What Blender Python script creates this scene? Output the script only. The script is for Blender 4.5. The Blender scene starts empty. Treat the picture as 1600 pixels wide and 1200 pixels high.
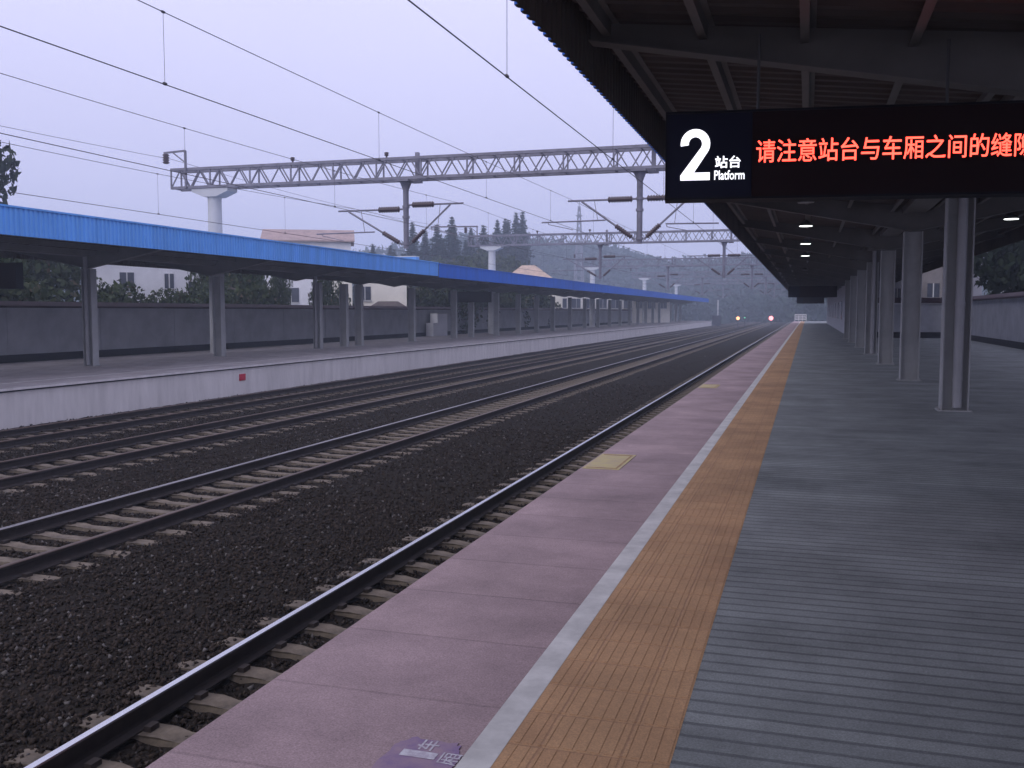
import bpy, math, random
import numpy as np
from mathutils import Vector, Matrix

# ---------------------------------------------------------------- camera, sky, sun, exposure
SC = bpy.context.scene
COL = SC.collection
rad = math.radians
cam_d = bpy.data.cameras.new('camera')
cam_d.sensor_width = 36.0
cam_d.lens = 36.0 * 1500 / 1600
cam_d.clip_start = 0.05
cam_d.clip_end = 5000
cam = bpy.data.objects.new('camera', cam_d)
COL.objects.link(cam)
cam.location = (0, 0, 1.6)
cam.rotation_euler = (rad(90 - 4.308), 0, rad(17.073))
SC.camera = cam

SUN_EL, SUN_ROT = 35.0, 205.0
W = bpy.data.worlds.new('World')
SC.world = W
W.use_nodes = True
nt = W.node_tree
nt.nodes.clear()
wo = nt.nodes.new('ShaderNodeOutputWorld')
sky = nt.nodes.new('ShaderNodeTexSky')
sky.sky_type = 'NISHITA'
sky.sun_disc = False
sky.sun_elevation = rad(SUN_EL)
sky.sun_rotation = rad(SUN_ROT)
bg1 = nt.nodes.new('ShaderNodeBackground'); bg1.inputs[1].default_value = 0.05
nt.links.new(sky.outputs[0], bg1.inputs[0])
tc = nt.nodes.new('ShaderNodeTexCoord')
sx = nt.nodes.new('ShaderNodeSeparateXYZ'); nt.links.new(tc.outputs['Generated'], sx.inputs[0])
rp = nt.nodes.new('ShaderNodeValToRGB')
nt.links.new(sx.outputs[2], rp.inputs[0])
e = rp.color_ramp.elements
e[0].position = 0.0; e[0].color = (0.54, 0.52, 0.76, 1)
e[1].position = 0.42; e[1].color = (0.75, 0.735, 1.0, 1)
el = e.new(0.16); el.color = (0.585, 0.57, 0.83, 1)
nz = nt.nodes.new('ShaderNodeTexNoise'); nz.inputs['Scale'].default_value = 2.2; nz.inputs['Detail'].default_value = 3
nt.links.new(tc.outputs['Generated'], nz.inputs[0])
mx = nt.nodes.new('ShaderNodeMix'); mx.data_type = 'RGBA'; mx.blend_type = 'MULTIPLY'; mx.inputs[0].default_value = 0.25
mr = nt.nodes.new('ShaderNodeMapRange'); mr.inputs[1].default_value = .3; mr.inputs[2].default_value = .7
mr.inputs[3].default_value = .85; mr.inputs[4].default_value = 1.1
nt.links.new(nz.outputs[0], mr.inputs[0])
nt.links.new(rp.outputs[0], mx.inputs[6]); nt.links.new(mr.outputs[0], mx.inputs[7])
bg2 = nt.nodes.new('ShaderNodeBackground'); bg2.inputs[1].default_value = 1.42
nt.links.new(mx.outputs[2], bg2.inputs[0])
ms = nt.nodes.new('ShaderNodeMixShader'); ms.inputs[0].default_value = 0.9
nt.links.new(bg1.outputs[0], ms.inputs[1]); nt.links.new(bg2.outputs[0], ms.inputs[2])
nt.links.new(ms.outputs[0], wo.inputs[0])

sun_d = bpy.data.lights.new('sun', 'SUN')
sun_d.energy = 0.9
sun_d.angle = rad(40)
sun_d.color = (1, 0.95, 0.9)
sun = bpy.data.objects.new('sun', sun_d); COL.objects.link(sun)
# light arrives from behind the camera, a little from the open (left) side
sd = Vector((-math.cos(rad(SUN_EL)) * 0.42, -math.cos(rad(SUN_EL)) * 0.91, math.sin(rad(SUN_EL))))
sun.rotation_euler = sd.to_track_quat('Z', 'Y').to_euler()
sun.location = (-20, -10, 40)

SC.view_settings.view_transform = 'Standard'
SC.view_settings.look = 'None'
SC.view_settings.exposure = 0.0
SC.view_settings.gamma = 1.0
SC.view_settings.use_curve_mapping = False
SC.cycles.max_bounces = 6
SC.cycles.diffuse_bounces = 3
SC.cycles.glossy_bounces = 2
SC.cycles.volume_bounces = 1
SC.cycles.sample_clamp_indirect = 3.0

random.seed(7)
RNG = np.random.default_rng(11)

# ---------------------------------------------------------------- materials
MATS = {}


def mat(name, col, rough=0.8, metal=0.0, var=0.25, scale=3.0, col2=None, bump=0.0, bscale=40.0,
        emit=None, estr=1.0, spec=0.5, stretch=(1, 1, 1), detail=6):
    if name in MATS:
        return MATS[name]
    m = bpy.data.materials.new(name)
    m.use_nodes = True
    n = m.node_tree.nodes; l = m.node_tree.links
    b = n['Principled BSDF']
    b.inputs['Roughness'].default_value = rough
    b.inputs['Metallic'].default_value = metal
    b.inputs['Specular IOR Level'].default_value = spec
    b.inputs['Base Color'].default_value = (*col, 1)
    t = n.new('ShaderNodeTexCoord')
    mp = n.new('ShaderNodeMapping'); mp.inputs['Scale'].default_value = stretch
    l.new(t.outputs['Object'], mp.inputs[0])
    if var > 0 or col2:
        z = n.new('ShaderNodeTexNoise'); z.inputs['Scale'].default_value = scale
        z.inputs['Detail'].default_value = detail; z.inputs['Roughness'].default_value = 0.65
        l.new(mp.outputs[0], z.inputs[0])
        r = n.new('ShaderNodeValToRGB'); l.new(z.outputs[0], r.inputs[0])
        c2 = col2 or tuple(min(1, c * (1 + var)) for c in col)
        c1 = col if col2 else tuple(c * (1 - var) for c in col)
        r.color_ramp.elements[0].position = 0.33; r.color_ramp.elements[0].color = (*c1, 1)
        r.color_ramp.elements[1].position = 0.67; r.color_ramp.elements[1].color = (*c2, 1)
        l.new(r.outputs[0], b.inputs['Base Color'])
    if bump > 0:
        z2 = n.new('ShaderNodeTexNoise'); z2.inputs['Scale'].default_value = bscale; z2.inputs['Detail'].default_value = 4
        l.new(mp.outputs[0], z2.inputs[0])
        bp = n.new('ShaderNodeBump'); bp.inputs['Strength'].default_value = bump; bp.inputs['Distance'].default_value = 0.02
        l.new(z2.outputs[0], bp.inputs['Height']); l.new(bp.outputs[0], b.inputs['Normal'])
    if emit:
        b.inputs['Emission Color'].default_value = (*emit, 1)
        b.inputs['Emission Strength'].default_value = estr
    MATS[name] = m
    return m


def mathn(n, l, op, a, b=None):
    x = n.new('ShaderNodeMath'); x.operation = op
    for i, v in enumerate((a, b)):
        if v is None:
            continue
        if isinstance(v, (int, float)):
            x.inputs[i].default_value = v
        else:
            l.new(v, x.inputs[i])
    return x.outputs[0]


def paver_mat(name, c1, c2, mortar, bw, bh, msize, offset=0.5, rot=0.0, rough=0.85, stain=0.35, bump=0.4, speck=0.25):
    """paving in real-world metres: bricks bw x bh with dirty joints, stained in patches"""
    m = bpy.data.materials.new(name); m.use_nodes = True
    n = m.node_tree.nodes; l = m.node_tree.links; b = n['Principled BSDF']
    t = n.new('ShaderNodeTexCoord'); mp = n.new('ShaderNodeMapping'); mp.inputs['Rotation'].default_value = (0, 0, rot); mp.inputs['Location'].default_value = (17 if bw > 20 else 0, 0, 0)
    l.new(t.outputs['Object'], mp.inputs[0])
    br = n.new('ShaderNodeTexBrick')
    zw = n.new('ShaderNodeTexNoise'); zw.inputs['Scale'].default_value = 5.0; zw.inputs['Detail'].default_value = 5
    l.new(t.outputs['Object'], zw.inputs[0])
    vm = n.new('ShaderNodeVectorMath'); vm.operation = 'MULTIPLY_ADD'
    l.new(zw.outputs['Color'], vm.inputs[0]); vm.inputs[1].default_value = (.012, .012, 0); l.new(mp.outputs[0], vm.inputs[2])
    l.new(vm.outputs[0], br.inputs[0])
    br.offset = offset; br.inputs['Scale'].default_value = 1.0
    br.inputs['Color1'].default_value = (*c1, 1); br.inputs['Color2'].default_value = (*c2, 1)
    br.inputs['Mortar'].default_value = (*mortar, 1)
    br.inputs['Mortar Size'].default_value = msize; br.inputs['Mortar Smooth'].default_value = 0.3
    br.inputs['Brick Width'].default_value = bw; br.inputs['Row Height'].default_value = bh
    z = n.new('ShaderNodeTexNoise'); z.inputs['Scale'].default_value = 0.9; z.inputs['Detail'].default_value = 8; z.inputs['Roughness'].default_value = .7
    l.new(t.outputs['Object'], z.inputs[0])
    z3 = n.new('ShaderNodeTexNoise'); z3.inputs['Scale'].default_value = 120; z3.inputs['Detail'].default_value = 6; z3.inputs['Roughness'].default_value = .75
    l.new(t.outputs['Object'], z3.inputs[0])
    r = n.new('ShaderNodeMapRange'); l.new(z.outputs[0], r.inputs[0])
    r.inputs[1].default_value = .3; r.inputs[2].default_value = .7; r.inputs[3].default_value = 1 - stain; r.inputs[4].default_value = 1 + stain * .6
    r3 = n.new('ShaderNodeMapRange'); l.new(z3.outputs[0], r3.inputs[0])
    r3.inputs[1].default_value = .3; r3.inputs[2].default_value = .7; r3.inputs[3].default_value = 1 - speck; r3.inputs[4].default_value = 1 + speck
    pr = mathn(n, l, 'MULTIPLY', r.outputs[0], r3.outputs[0])
    x = n.new('ShaderNodeMix'); x.data_type = 'RGBA'; x.blend_type = 'MULTIPLY'; x.inputs[0].default_value = 1
    l.new(br.outputs[0], x.inputs[6]); l.new(pr, x.inputs[7])
    l.new(x.outputs[2], b.inputs['Base Color'])
    b.inputs['Roughness'].default_value = rough
    bp = n.new('ShaderNodeBump'); bp.inputs['Strength'].default_value = bump; bp.inputs['Distance'].default_value = .01; bp.invert = True
    l.new(br.outputs['Fac'], bp.inputs['Height']); l.new(bp.outputs[0], b.inputs['Normal'])
    MATS[name] = m
    return m


M_PINK = paver_mat('pink_paving', (.405, .295, .298), (.355, .258, .265), (.30, .218, .222), 3.0, 0.72, .010, offset=0, stain=.38, speck=.4)
M_GREY = paver_mat('grey_paving', (.275, .298, .29), (.22, .24, .236), (.145, .158, .158), 60.0, 0.115, .014, stain=.42, speck=.4, bump=.5)
M_TACT = paver_mat('tactile_paving', (.52, .31, .155), (.465, .27, .135), (.38, .215, .11), 0.3, 0.3, .005, offset=0, stain=.3, speck=.3)
M_FARPAVE = paver_mat('far_paving', (.40, .36, .35), (.36, .33, .33), (.2, .18, .18), 0.6, 0.6, .012, stain=.3)
M_LINE = mat('worn_white_paint', (.60, .59, .56), .8, var=.2, scale=4)
M_CONC = mat('platform_concrete', (.50, .48, .46), .9, var=.2, scale=1.5, bump=.2)
M_FACE = mat('painted_concrete_face', (.64, .61, .59), .9, var=.13, scale=2.2, bump=.15, stretch=(1, 1.0, .18), detail=9)
M_DARKJOINT = mat('dark_joint', (.03, .03, .035), .9, var=.2)
M_YELLOW = mat('worn_yellow_paint', (.56, .48, .20), .8, var=0, col2=(.46, .36, .24), scale=6)
M_YEDGE = mat('yellow_plate_border', (.34, .22, .10), .8, var=.3, scale=10)
M_BLUEP = mat('blue_floor_paint', (.235, .16, .31), .8, var=0, col2=(.385, .275, .315), scale=9)
M_WPAINT = mat('white_floor_paint', (.70, .70, .74), .8, var=0, col2=(.42, .36, .44), scale=26)
M_BALL = mat('ballast_bed', (.023, .019, .015), .95, var=.5, scale=14, bump=1.0, bscale=24, spec=.05)
M_GROUND = mat('ground_soil', (.06, .06, .05), .95, var=.3, scale=.3)
M_SLEEP = mat('sleeper_concrete', (.135, .108, .078), .95, var=.5, scale=5, bump=.2)
M_RUST = mat('rusty_rail_side', (.022, .015, .012), .85, var=.35, scale=9)
M_STEEL = mat('polished_rail_head', (.62, .62, .63), .25, metal=1.0, var=.1, scale=8, stretch=(1, .05, 1))
M_WORN = mat('worn_rail_head', (.30, .28, .28), .42, metal=.8, var=.3, scale=6, stretch=(1, .05, 1))
M_RHEAD = mat('rusty_rail_head', (.11, .07, .05), .5, metal=.3, var=.3, scale=8, stretch=(1, .05, 1))
M_CLIP = mat('rail_clip', (.035, .025, .02), .8, var=.2)
M_COLUMN = mat('grey_column_paint', (.40, .405, .40), .6, var=.14, scale=1.5)
M_PIPE = mat('downpipe_plastic', (.40, .40, .41), .5, var=.1, scale=2)
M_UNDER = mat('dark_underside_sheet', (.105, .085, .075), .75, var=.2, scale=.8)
M_BEAM = mat('roof_beam_paint', (.175, .165, .155), .65, var=.15, scale=1)
M_BLUEL = mat('light_blue_fascia', (.125, .39, .86), .6, var=.13, scale=2.5, stretch=(1, 1, .12))
M_BLUED = mat('deep_blue_fascia', (.012, .14, .60), .6, var=.13, scale=2.5, stretch=(1, 1, .12))
M_ROOFTOP = mat('roof_top_sheet', (.24, .30, .40), .6, var=.15, scale=.5)
M_ENDCAP = mat('pale_roof_trim', (.62, .64, .66), .6, var=.1)
M_TRUSS = mat('galvanised_truss', (.20, .195, .235), .6, metal=.1, var=.2, scale=3)
M_POSTC = mat('pale_concrete_post', (.56, .57, .58), .8, var=.1, scale=.8)
M_INS = mat('brown_insulator', (.06, .035, .04), .35, var=.2)
M_WIRE = mat('overhead_wire', (.055, .05, .06), .6, var=.1)
M_WALL = mat('grey_wall_paint', (.41, .42, .43), .9, var=.16, scale=.8)
M_WALLR = mat('pale_wall_paint', (.42, .43, .46), .9, var=.16, scale=1.0)
M_COPE = mat('dark_red_coping', (.042, .018, .022), .7, var=.25, scale=3)
M_PLINTH = mat('black_plinth', (.02, .02, .023), .8, var=.3)
M_SIGNBOX = mat('black_sign_case', (.012, .012, .016), .6, var=.1, spec=.1)
M_LED = mat('red_led_glass', (.016, .006, .006), .6, var=.1, spec=.1)
M_NAVY = mat('navy_sign_face', (.010, .011, .026), .6, var=.1, spec=.1)
M_TXTR = mat('lit_red_led', (.3, .02, .01), .6, var=0, emit=(1, .065, .042), estr=4.6)
M_TXTW = mat('lit_white_letter', (.8, .8, .8), .6, var=0, emit=(.93, .93, 1), estr=1.6)
M_LAMP = mat('lit_lamp_lens', (.8, .8, .8), .5, var=0, emit=(.95, 1, .98), estr=3.5)
M_LAMPOFF = mat('unlit_lamp_lens', (.35, .35, .35), .5, var=0)
M_LAMPCASE = mat('lamp_case', (.10, .10, .10), .6, var=.1)
M_SIGRED = mat('lit_red_signal', (.5, .1, .1), .6, var=0, emit=(1, .30, .32), estr=3.2)
M_SIGORA = mat('lit_orange_signal', (.5, .3, .1), .6, var=0, emit=(1, .45, .22), estr=3.0)
M_SIGGRN = mat('lit_green_signal', (.1, .5, .3), .6, var=0, emit=(.2, .75, .5), estr=.8)
M_WHITEW = mat('white_house_wall', (.72, .72, .73), .9, var=.12, scale=.5)
M_GREYH = mat('grey_house_wall', (.30, .30, .33), .9, var=.2, scale=.8)
M_CREAM = mat('cream_house_wall', (.84, .80, .68), .9, var=.1, scale=.5)
M_BRICK = paver_mat('tan_brick_wall', (.19, .13, .11), (.15, .10, .095), (.20, .18, .17), .5, .16, .02, stain=.3)
M_ROOFR = mat('red_tile_roof', (.37, .27, .245), .85, var=.2, scale=1.5)
M_ROOFT = mat('tan_tile_roof', (.52, .38, .28), .85, var=.2, scale=1.5)
M_ROOFD = mat('dark_tile_roof', (.09, .07, .06), .85, var=.3, scale=2)
M_GLASS = mat('dark_window', (.05, .055, .07), .2, var=.2)
M_FRAME = mat('window_frame', (.5, .5, .48), .7, var=.1)
M_BARK = mat('bark', (.07, .055, .045), .95, var=.3, scale=6)
M_REDM = mat('red_marker', (.50, .015, .05), .6, var=.1)
M_BARRIER = mat('white_barrier', (.7, .7, .7), .6, var=.1)
M_CAB = mat('dark_cabinet', (.05, .05, .07), .7, var=.2)


def leaf_mat(name, c1, c2, c3=None, spec=.2):
    m = bpy.data.materials.new(name); m.use_nodes = True
    n = m.node_tree.nodes; l = m.node_tree.links; b = n['Principled BSDF']
    g = n.new('ShaderNodeNewGeometry')
    r = n.new('ShaderNodeValToRGB')
    l.new(g.outputs['Random Per Island'], r.inputs[0])
    r.color_ramp.elements[0].color = (*c1, 1); r.color_ramp.elements[1].color = (*c2, 1)
    if c3:
        k = r.color_ramp.elements.new(.93); k.color = (*c2, 1)
        r.color_ramp.elements[2].color = (*c3, 1)
    l.new(r.outputs[0], b.inputs['Base Color'])
    b.inputs['Roughness'].default_value = .8
    b.inputs['Specular IOR Level'].default_value = spec
    MATS[name] = m
    return m


M_CONIF = leaf_mat('conifer_needles', (.018, .034, .026), (.040, .060, .042))
M_BUSH = leaf_mat('bush_leaves', (.020, .036, .014), (.058, .075, .028), (.12, .085, .05))
M_DKLEAF = leaf_mat('dark_leaves', (.010, .019, .010), (.028, .040, .020))
M_FOREST = leaf_mat('far_forest_leaves', (.018, .036, .030), (.042, .066, .052))
M_STONE = leaf_mat('ballast_stone', (.018, .014, .011), (.054, .041, .032), (.16, .15, .14), spec=.08)


# ---------------------------------------------------------------- mesh helpers
class MB:
    def __init__(s):
        s.v = []; s.f = []; s.mi = []; s.sm = []

    def add(s, vs, fs, mi=0, smooth=False):
        o = len(s.v)
        s.v.extend([tuple(p) for p in vs])
        for f in fs:
            s.f.append(tuple(i + o for i in f)); s.mi.append(mi); s.sm.append(smooth)
        return s

    def box(s, x0, x1, y0, y1, z0, z1, mi=0):
        return s.add([(x0, y0, z0), (x1, y0, z0), (x1, y1, z0), (x0, y1, z0), (x0, y0, z1), (x1, y0, z1), (x1, y1, z1), (x0, y1, z1)],
                     [(0, 3, 2, 1), (4, 5, 6, 7), (0, 1, 5, 4), (1, 2, 6, 5), (2, 3, 7, 6), (3, 0, 4, 7)], mi)

    def bar(s, a, b, w, h, mi=0, up=(0, 0, 1)):
        a = Vector(a); b = Vector(b); d = (b - a).normalized(); u = Vector(up)
        if abs(d.dot(u)) > .98:
            u = Vector((1, 0, 0))
        r = d.cross(u).normalized(); u = r.cross(d).normalized()
        vs = [p + r * sx * w / 2 + u * sz * h / 2 for p in (a, b) for sx, sz in ((-1, -1), (1, -1), (1, 1), (-1, 1))]
        return s.add(vs, [(0, 3, 2, 1), (4, 5, 6, 7), (0, 1, 5, 4), (1, 2, 6, 5), (2, 3, 7, 6), (3, 0, 4, 7)][:2] +
                     [(0, 1, 5, 4), (1, 2, 6, 5), (2, 3, 7, 6), (3, 0, 4, 7)], mi)

    def tube(s, pts, r, n=8, mi=0, cap=True):
        pts = [Vector(p) for p in pts]
        rs = r if isinstance(r, (list, tuple)) else [r] * len(pts)
        rings = []
        for i, p in enumerate(pts):
            d = (pts[min(i + 1, len(pts) - 1)] - pts[max(i - 1, 0)]).normalized()
            u = Vector((0, 0, 1)) if abs(d.z) < .95 else Vector((1, 0, 0))
            a = d.cross(u).normalized(); b = a.cross(d).normalized()
            rings.append([p + a * rs[i] * math.cos(2 * math.pi * k / n) + b * rs[i] * math.sin(2 * math.pi * k / n) for k in range(n)])
        vs = [q for g in rings for q in g]; fs = []
        for i in range(len(pts) - 1):
            for k in range(n):
                k2 = (k + 1) % n
                fs.append((i * n + k, i * n + k2, (i + 1) * n + k2, (i + 1) * n + k))
        s.add(vs, fs, mi, True)
        if cap:
            s.add(rings[0], [tuple(range(n))[::-1]], mi); s.add(rings[-1], [tuple(range(n))], mi)
        return s

    def prism(s, prof, y0, y1, mi=0):
        """profile of (x,z) extruded along y"""
        n = len(prof)
        vs = [(x, y0, z) for x, z in prof] + [(x, y1, z) for x, z in prof]
        fs = [(i, (i + 1) % n, n + (i + 1) % n, n + i) for i in range(n)] + [tuple(range(n))[::-1], tuple(range(n, 2 * n))]
        return s.add(vs, fs, mi)

    def sheet(s, x0, x1, y0, y1, z, mi=0):
        return s.add([(x0, y0, z), (x1, y0, z), (x1, y1, z), (x0, y1, z)], [(0, 1, 2, 3)], mi)

    def data(s, name, mats):
        me = bpy.data.meshes.new(name)
        me.from_pydata(s.v, [], s.f)
        for m in (mats if isinstance(mats, (list, tuple)) else [mats]):
            me.materials.append(m)
        me.polygons.foreach_set('material_index', s.mi)
        me.polygons.foreach_set('use_smooth', s.sm)
        me.update()
        return me

    def build(s, name, mats, parent=None, loc=None):
        o = bpy.data.objects.new(name, s.data(name, mats))
        COL.objects.link(o)
        if parent:
            o.parent = parent
        if loc:
            o.location = loc
        return o


def np_mesh(name, V, F, mats, k):
    """big mesh from arrays; k = vertices per face"""
    me = bpy.data.meshes.new(name)
    V = np.asarray(V, np.float32); F = np.asarray(F, np.int32)
    me.vertices.add(len(V)); me.vertices.foreach_set('co', V.ravel())
    me.loops.add(F.size); me.loops.foreach_set('vertex_index', F.ravel())
    me.polygons.add(len(F)); me.polygons.foreach_set('loop_start', np.arange(0, F.size, k, dtype=np.int32))
    me.materials.append(mats)
    me.update(calc_edges=True)
    return me


def tag(o, label=None, cat=None, group=None, kind=None):
    if label: o['label'] = label
    if cat: o['category'] = cat
    if group: o['group'] = group
    if kind: o['kind'] = kind
    return o


def empty(name, loc=(0, 0, 0), rz=0.0):
    o = bpy.data.objects.new(name, None)
    COL.objects.link(o); o.location = loc; o.rotation_euler = (0, 0, rz)
    o.empty_display_size = .2
    return o


def copy_tree(o, parent=None):
    c = o.copy(); COL.objects.link(c)
    if parent: c.parent = parent
    for ch in list(o.children):
        copy_tree(ch, c)
    return c


def link(name, me, parent=None, loc=None):
    o = bpy.data.objects.new(name, me); COL.objects.link(o)
    if parent: o.parent = parent
    if loc: o.location = loc
    return o


ORD = ['nearest', 'second', 'third', 'fourth', 'fifth', 'sixth', 'seventh', 'eighth']

# ---------------------------------------------------------------- ground, platforms, ballast
YN, YE = -6.0, 168.0           # our platform
g = MB().sheet(-700, 700, -60, 740, -1.95).build('ground', M_GROUND); tag(g, kind='structure')

p = MB().prism([(-2.18, -1.9), (-2.18, -.16), (-2.10, -.16), (-2.10, -.07), (-2.185, -.07), (-2.185, -.004), (12.0, -.004), (12.0, -1.9)], YN, YE)
tag(p.build('platform', M_CONC), kind='structure')
tag(MB().box(-2.19, -1.15, YN, YE, -.05, .002).build('platform_edge_paving', M_PINK), kind='structure')
tag(MB().sheet(-1.15, -1.03, YN, YE, .004).build('white_safety_line', M_LINE), kind='structure')
tact = MB().sheet(-1.03, -.43, YN, YE, .003)
for k in range(12):
    x = -1.005 + k * .05
    y = YN
    while y < 30:
        tact.box(x - .016, x + .016, y + .012, y + .288, .003, .0048); y += .3
    tact.box(x - .016, x + .016, y, YE, .003, .0048)
tag(tact.build('tactile_paving', M_TACT), kind='structure')
tag(MB().sheet(-.43, 12.0, YN, 172, .002).build('platform_paving', M_GREY), kind='structure')

# ballast bed with a slight crown under every track
xs = [-19.4]; zs = [-1.33]
for c in (-17.7, -13.9, -9.35, -3.85):
    xs += [c - 1.9, c - 1.32, c - .95, c - .6, c + .6, c + .95, c + 1.32, c + 1.9]
    zs += [-1.46, -1.440, -1.452, -1.486, -1.486, -1.452, -1.440, -1.47]
_o = np.argsort(xs); xs = list(np.array(xs)[_o]); zs = list(np.array(zs)[_o])
fx = np.linspace(-19.4, -2.05, 160); fz = np.interp(fx, xs, zs)
fy = np.concatenate([np.arange(-4, 30, .2), np.arange(30, 80, .8), np.arange(80, 352, 4.0)])
nx, ny = len(fx), len(fy)
V = np.zeros((ny, nx, 3)); V[..., 0] = fx[None]; V[..., 1] = fy[:, None]; V[..., 2] = fz[None] + RNG.normal(0, .008, (ny, nx))
idx = np.arange(nx * ny).reshape(ny, nx)
F = np.stack([idx[:-1, :-1], idx[:-1, 1:], idx[1:, 1:], idx[1:, :-1]], -1).reshape(-1, 4)
bal = link('ballast_bed', np_mesh('ballast_bed', V.reshape(-1, 3), F, M_BALL, 4)); tag(bal, kind='structure')

# loose ballast stones
TR = [-3.85, -9.35, -13.9, -17.7]


def ballast_stones():
    pts = []
    for (y0, y1, dens) in ((1.5, 8, 620), (8, 14, 400), (14, 24, 170), (24, 40, 50), (40, 70, 9)):
        x0 = -19.3 if y0 >= 14 else (-13.0 if y0 < 8 else -17)
        n = int((y1 - y0) * (-2.15 - x0) * dens)
        P = np.stack([RNG.uniform(x0, -2.15, n), RNG.uniform(y0, y1, n)], 1)
        pts.append(P)
    P = np.concatenate(pts)
    # keep what the camera can see and leave sleepers mostly clear
    px = P[:, 0]; py = P[:, 1]
    az = np.degrees(np.arctan2(-px, py))
    keep = (az < 48)
    for i, c in enumerate(TR):
        on = (np.abs(px - c) < 1.22) & (np.abs(((py - .3) / .6) - np.round((py - .3) / .6)) * .6 < .16) & (np.abs(px - c) < 1.12)
        keep &= ~(on & (RNG.random(len(px)) < np.where(np.abs(px - c) > .85, .80, .95)))
        for s in (-1, 1):
            keep &= ~(np.abs(px - (c + s * .755)) < .09)
    P = P[keep]
    n = len(P)
    base = np.array([(1, 0, 0), (-1, 0, 0), (0, 1, 0), (0, -1, 0), (0, 0, 1), (0, 0, -1)], float)
    fc = np.array([(0, 2, 4), (2, 1, 4), (1, 3, 4), (3, 0, 4), (2, 0, 5), (1, 2, 5), (3, 1, 5), (0, 3, 5)])
    sz = RNG.uniform(.012, .030, (n, 1, 1)) * RNG.uniform(.6, 1.3, (n, 6, 1))
    V = base[None] * sz + RNG.normal(0, .006, (n, 6, 3))
    a = RNG.uniform(0, 6.28, n); b = RNG.uniform(-.7, .7, n)
    ca, sa, cb, sb = np.cos(a), np.sin(a), np.cos(b), np.sin(b)
    y = V[..., 1] * cb[:, None] - V[..., 2] * sb[:, None]; z = V[..., 1] * sb[:, None] + V[..., 2] * cb[:, None]
    x = V[..., 0]
    V = np.stack([x * ca[:, None] - y * sa[:, None], x * sa[:, None] + y * ca[:, None], z], -1)
    V[..., 0] += P[:, :1]; V[..., 1] += P[:, 1:2]
    V[..., 2] += (np.interp(P[:, 0], xs, zs) + RNG.uniform(.0, .022, n))[:, None]
    F = (fc[None] + (np.arange(n) * 6)[:, None, None]).reshape(-1, 3)
    o = link('ballast_stones', np_mesh('ballast_stones', V.reshape(-1, 3), F, M_STONE, 3))
    tag(o, 'dark crushed stone ballast lying between and beside the rails', 'ballast', kind='stuff')


ballast_stones()

# left (opposite) platform
LZ = -.33
p = MB().prism([(-19.3, -1.9), (-19.3, LZ - .11), (-19.38, LZ - .11), (-19.38, LZ - .06), (-19.22, LZ - .06), (-19.22, LZ), (-29.2, LZ), (-29.2, -1.9)][::-1], -8, 206)
tag(p.build('opposite_platform', M_FACE), kind='structure')
tag(MB().sheet(-28.95, -19.24, -8, 205.8, LZ + .004).build('opposite_platform_paving', M_FARPAVE), kind='structure')
ln = MB().sheet(-20.62, -20.5, -8, 205.8, LZ + .008)
tag(ln.build('opposite_safety_line', M_LINE), kind='structure')
jt = MB().box(-19.37, -19.29, -8, 206, LZ - .105, LZ - .065)
tag(jt.build('opposite_edge_joint', M_DARKJOINT), kind='structure')

# ---------------------------------------------------------------- tracks
RAILP = [(-.075, 0), (-.075, .012), (-.02, .028), (-.009, .045), (-.009, .125), (-.036, .138), (-.036, .166), (-.028, .176),
         (.028, .176), (.036, .166), (.036, .138), (.009, .125), (.009, .045), (.02, .028), (.075, .012), (.075, 0)]


def sleeper_mesh():
    m = MB()
    prof = [(-1.3, -.2), (-1.3, -.015), (-1.22, .0), (-.5, .0), (-.36, -.022), (.36, -.022), (.5, .0), (1.22, .0), (1.3, -.015), (1.3, -.2)]
    n = len(prof)
    vs = []
    for (x, z) in prof:
        w = .14 if z < -.1 else .105
        if abs(x) < .45: w *= .88
        vs += [(x, -w, z), (x, w, z)]
    fs = [(2 * i, 2 * i + 1, 2 * i + 3, 2 * i + 2) for i in range(n - 1)]
    m.add(vs, fs)
    m.add([vs[2 * i] for i in range(n)], [tuple(range(n))]); m.add([vs[2 * i + 1] for i in range(n)], [tuple(range(n))[::-1]])
    m.add([vs[0], vs[1], vs[-1], vs[-2]], [(0, 2, 3, 1)])
    for s in (-1, 1):
        for d in (-.115, .115):
            m.box(s * .755 + d - .03, s * .755 + d + .03, -.05, .05, .0, .04, 1)
    return m.data('sleeper', [M_SLEEP, M_CLIP])


SLP = sleeper_mesh()
TL = ['railway track beside the pink platform edge, its near rail hidden below the edge',
      'second railway track from our platform, pale sleepers showing between bright rails',
      'rusty third railway track from our platform, out in the middle left',
      'railway track running close under the face of the opposite platform']
for ti, cx in enumerate(TR):
    t = empty('railway_track', (cx, 0, -1.426))
    tag(t, TL[ti], 'railway track', 'parallel railway tracks')
    for s in (-1, 1):
        r = MB().prism([(x + s * .755, z) for x, z in RAILP], -4, 350)
        for i, f in enumerate(r.f):
            if len(f) == 4:
                zz = [r.v[q][2] for q in f]
                if min(zz) > .165:
                    r.mi[i] = 1
        r.build('rail', [M_RUST, M_STEEL if ti == 0 else (M_WORN if ti == 1 and s < 0 else M_RHEAD)], t)
    y0 = [3, 5.4, 9.6, 13.2][ti]
    for k in range(100):
        link('sleeper', SLP, t, (0, y0 + .3 + .6 * k, 0))
    far = MB()
    y = y0 + .3 + 60
    while y < 345:
        far.box(-1.25, 1.25, y - .12, y + .12, -.1, -.002); y += .6
    o = far.build('sleeper', M_SLEEP, t); o['kind'] = 'stuff'

# ---------------------------------------------------------------- platform canopies


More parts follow.
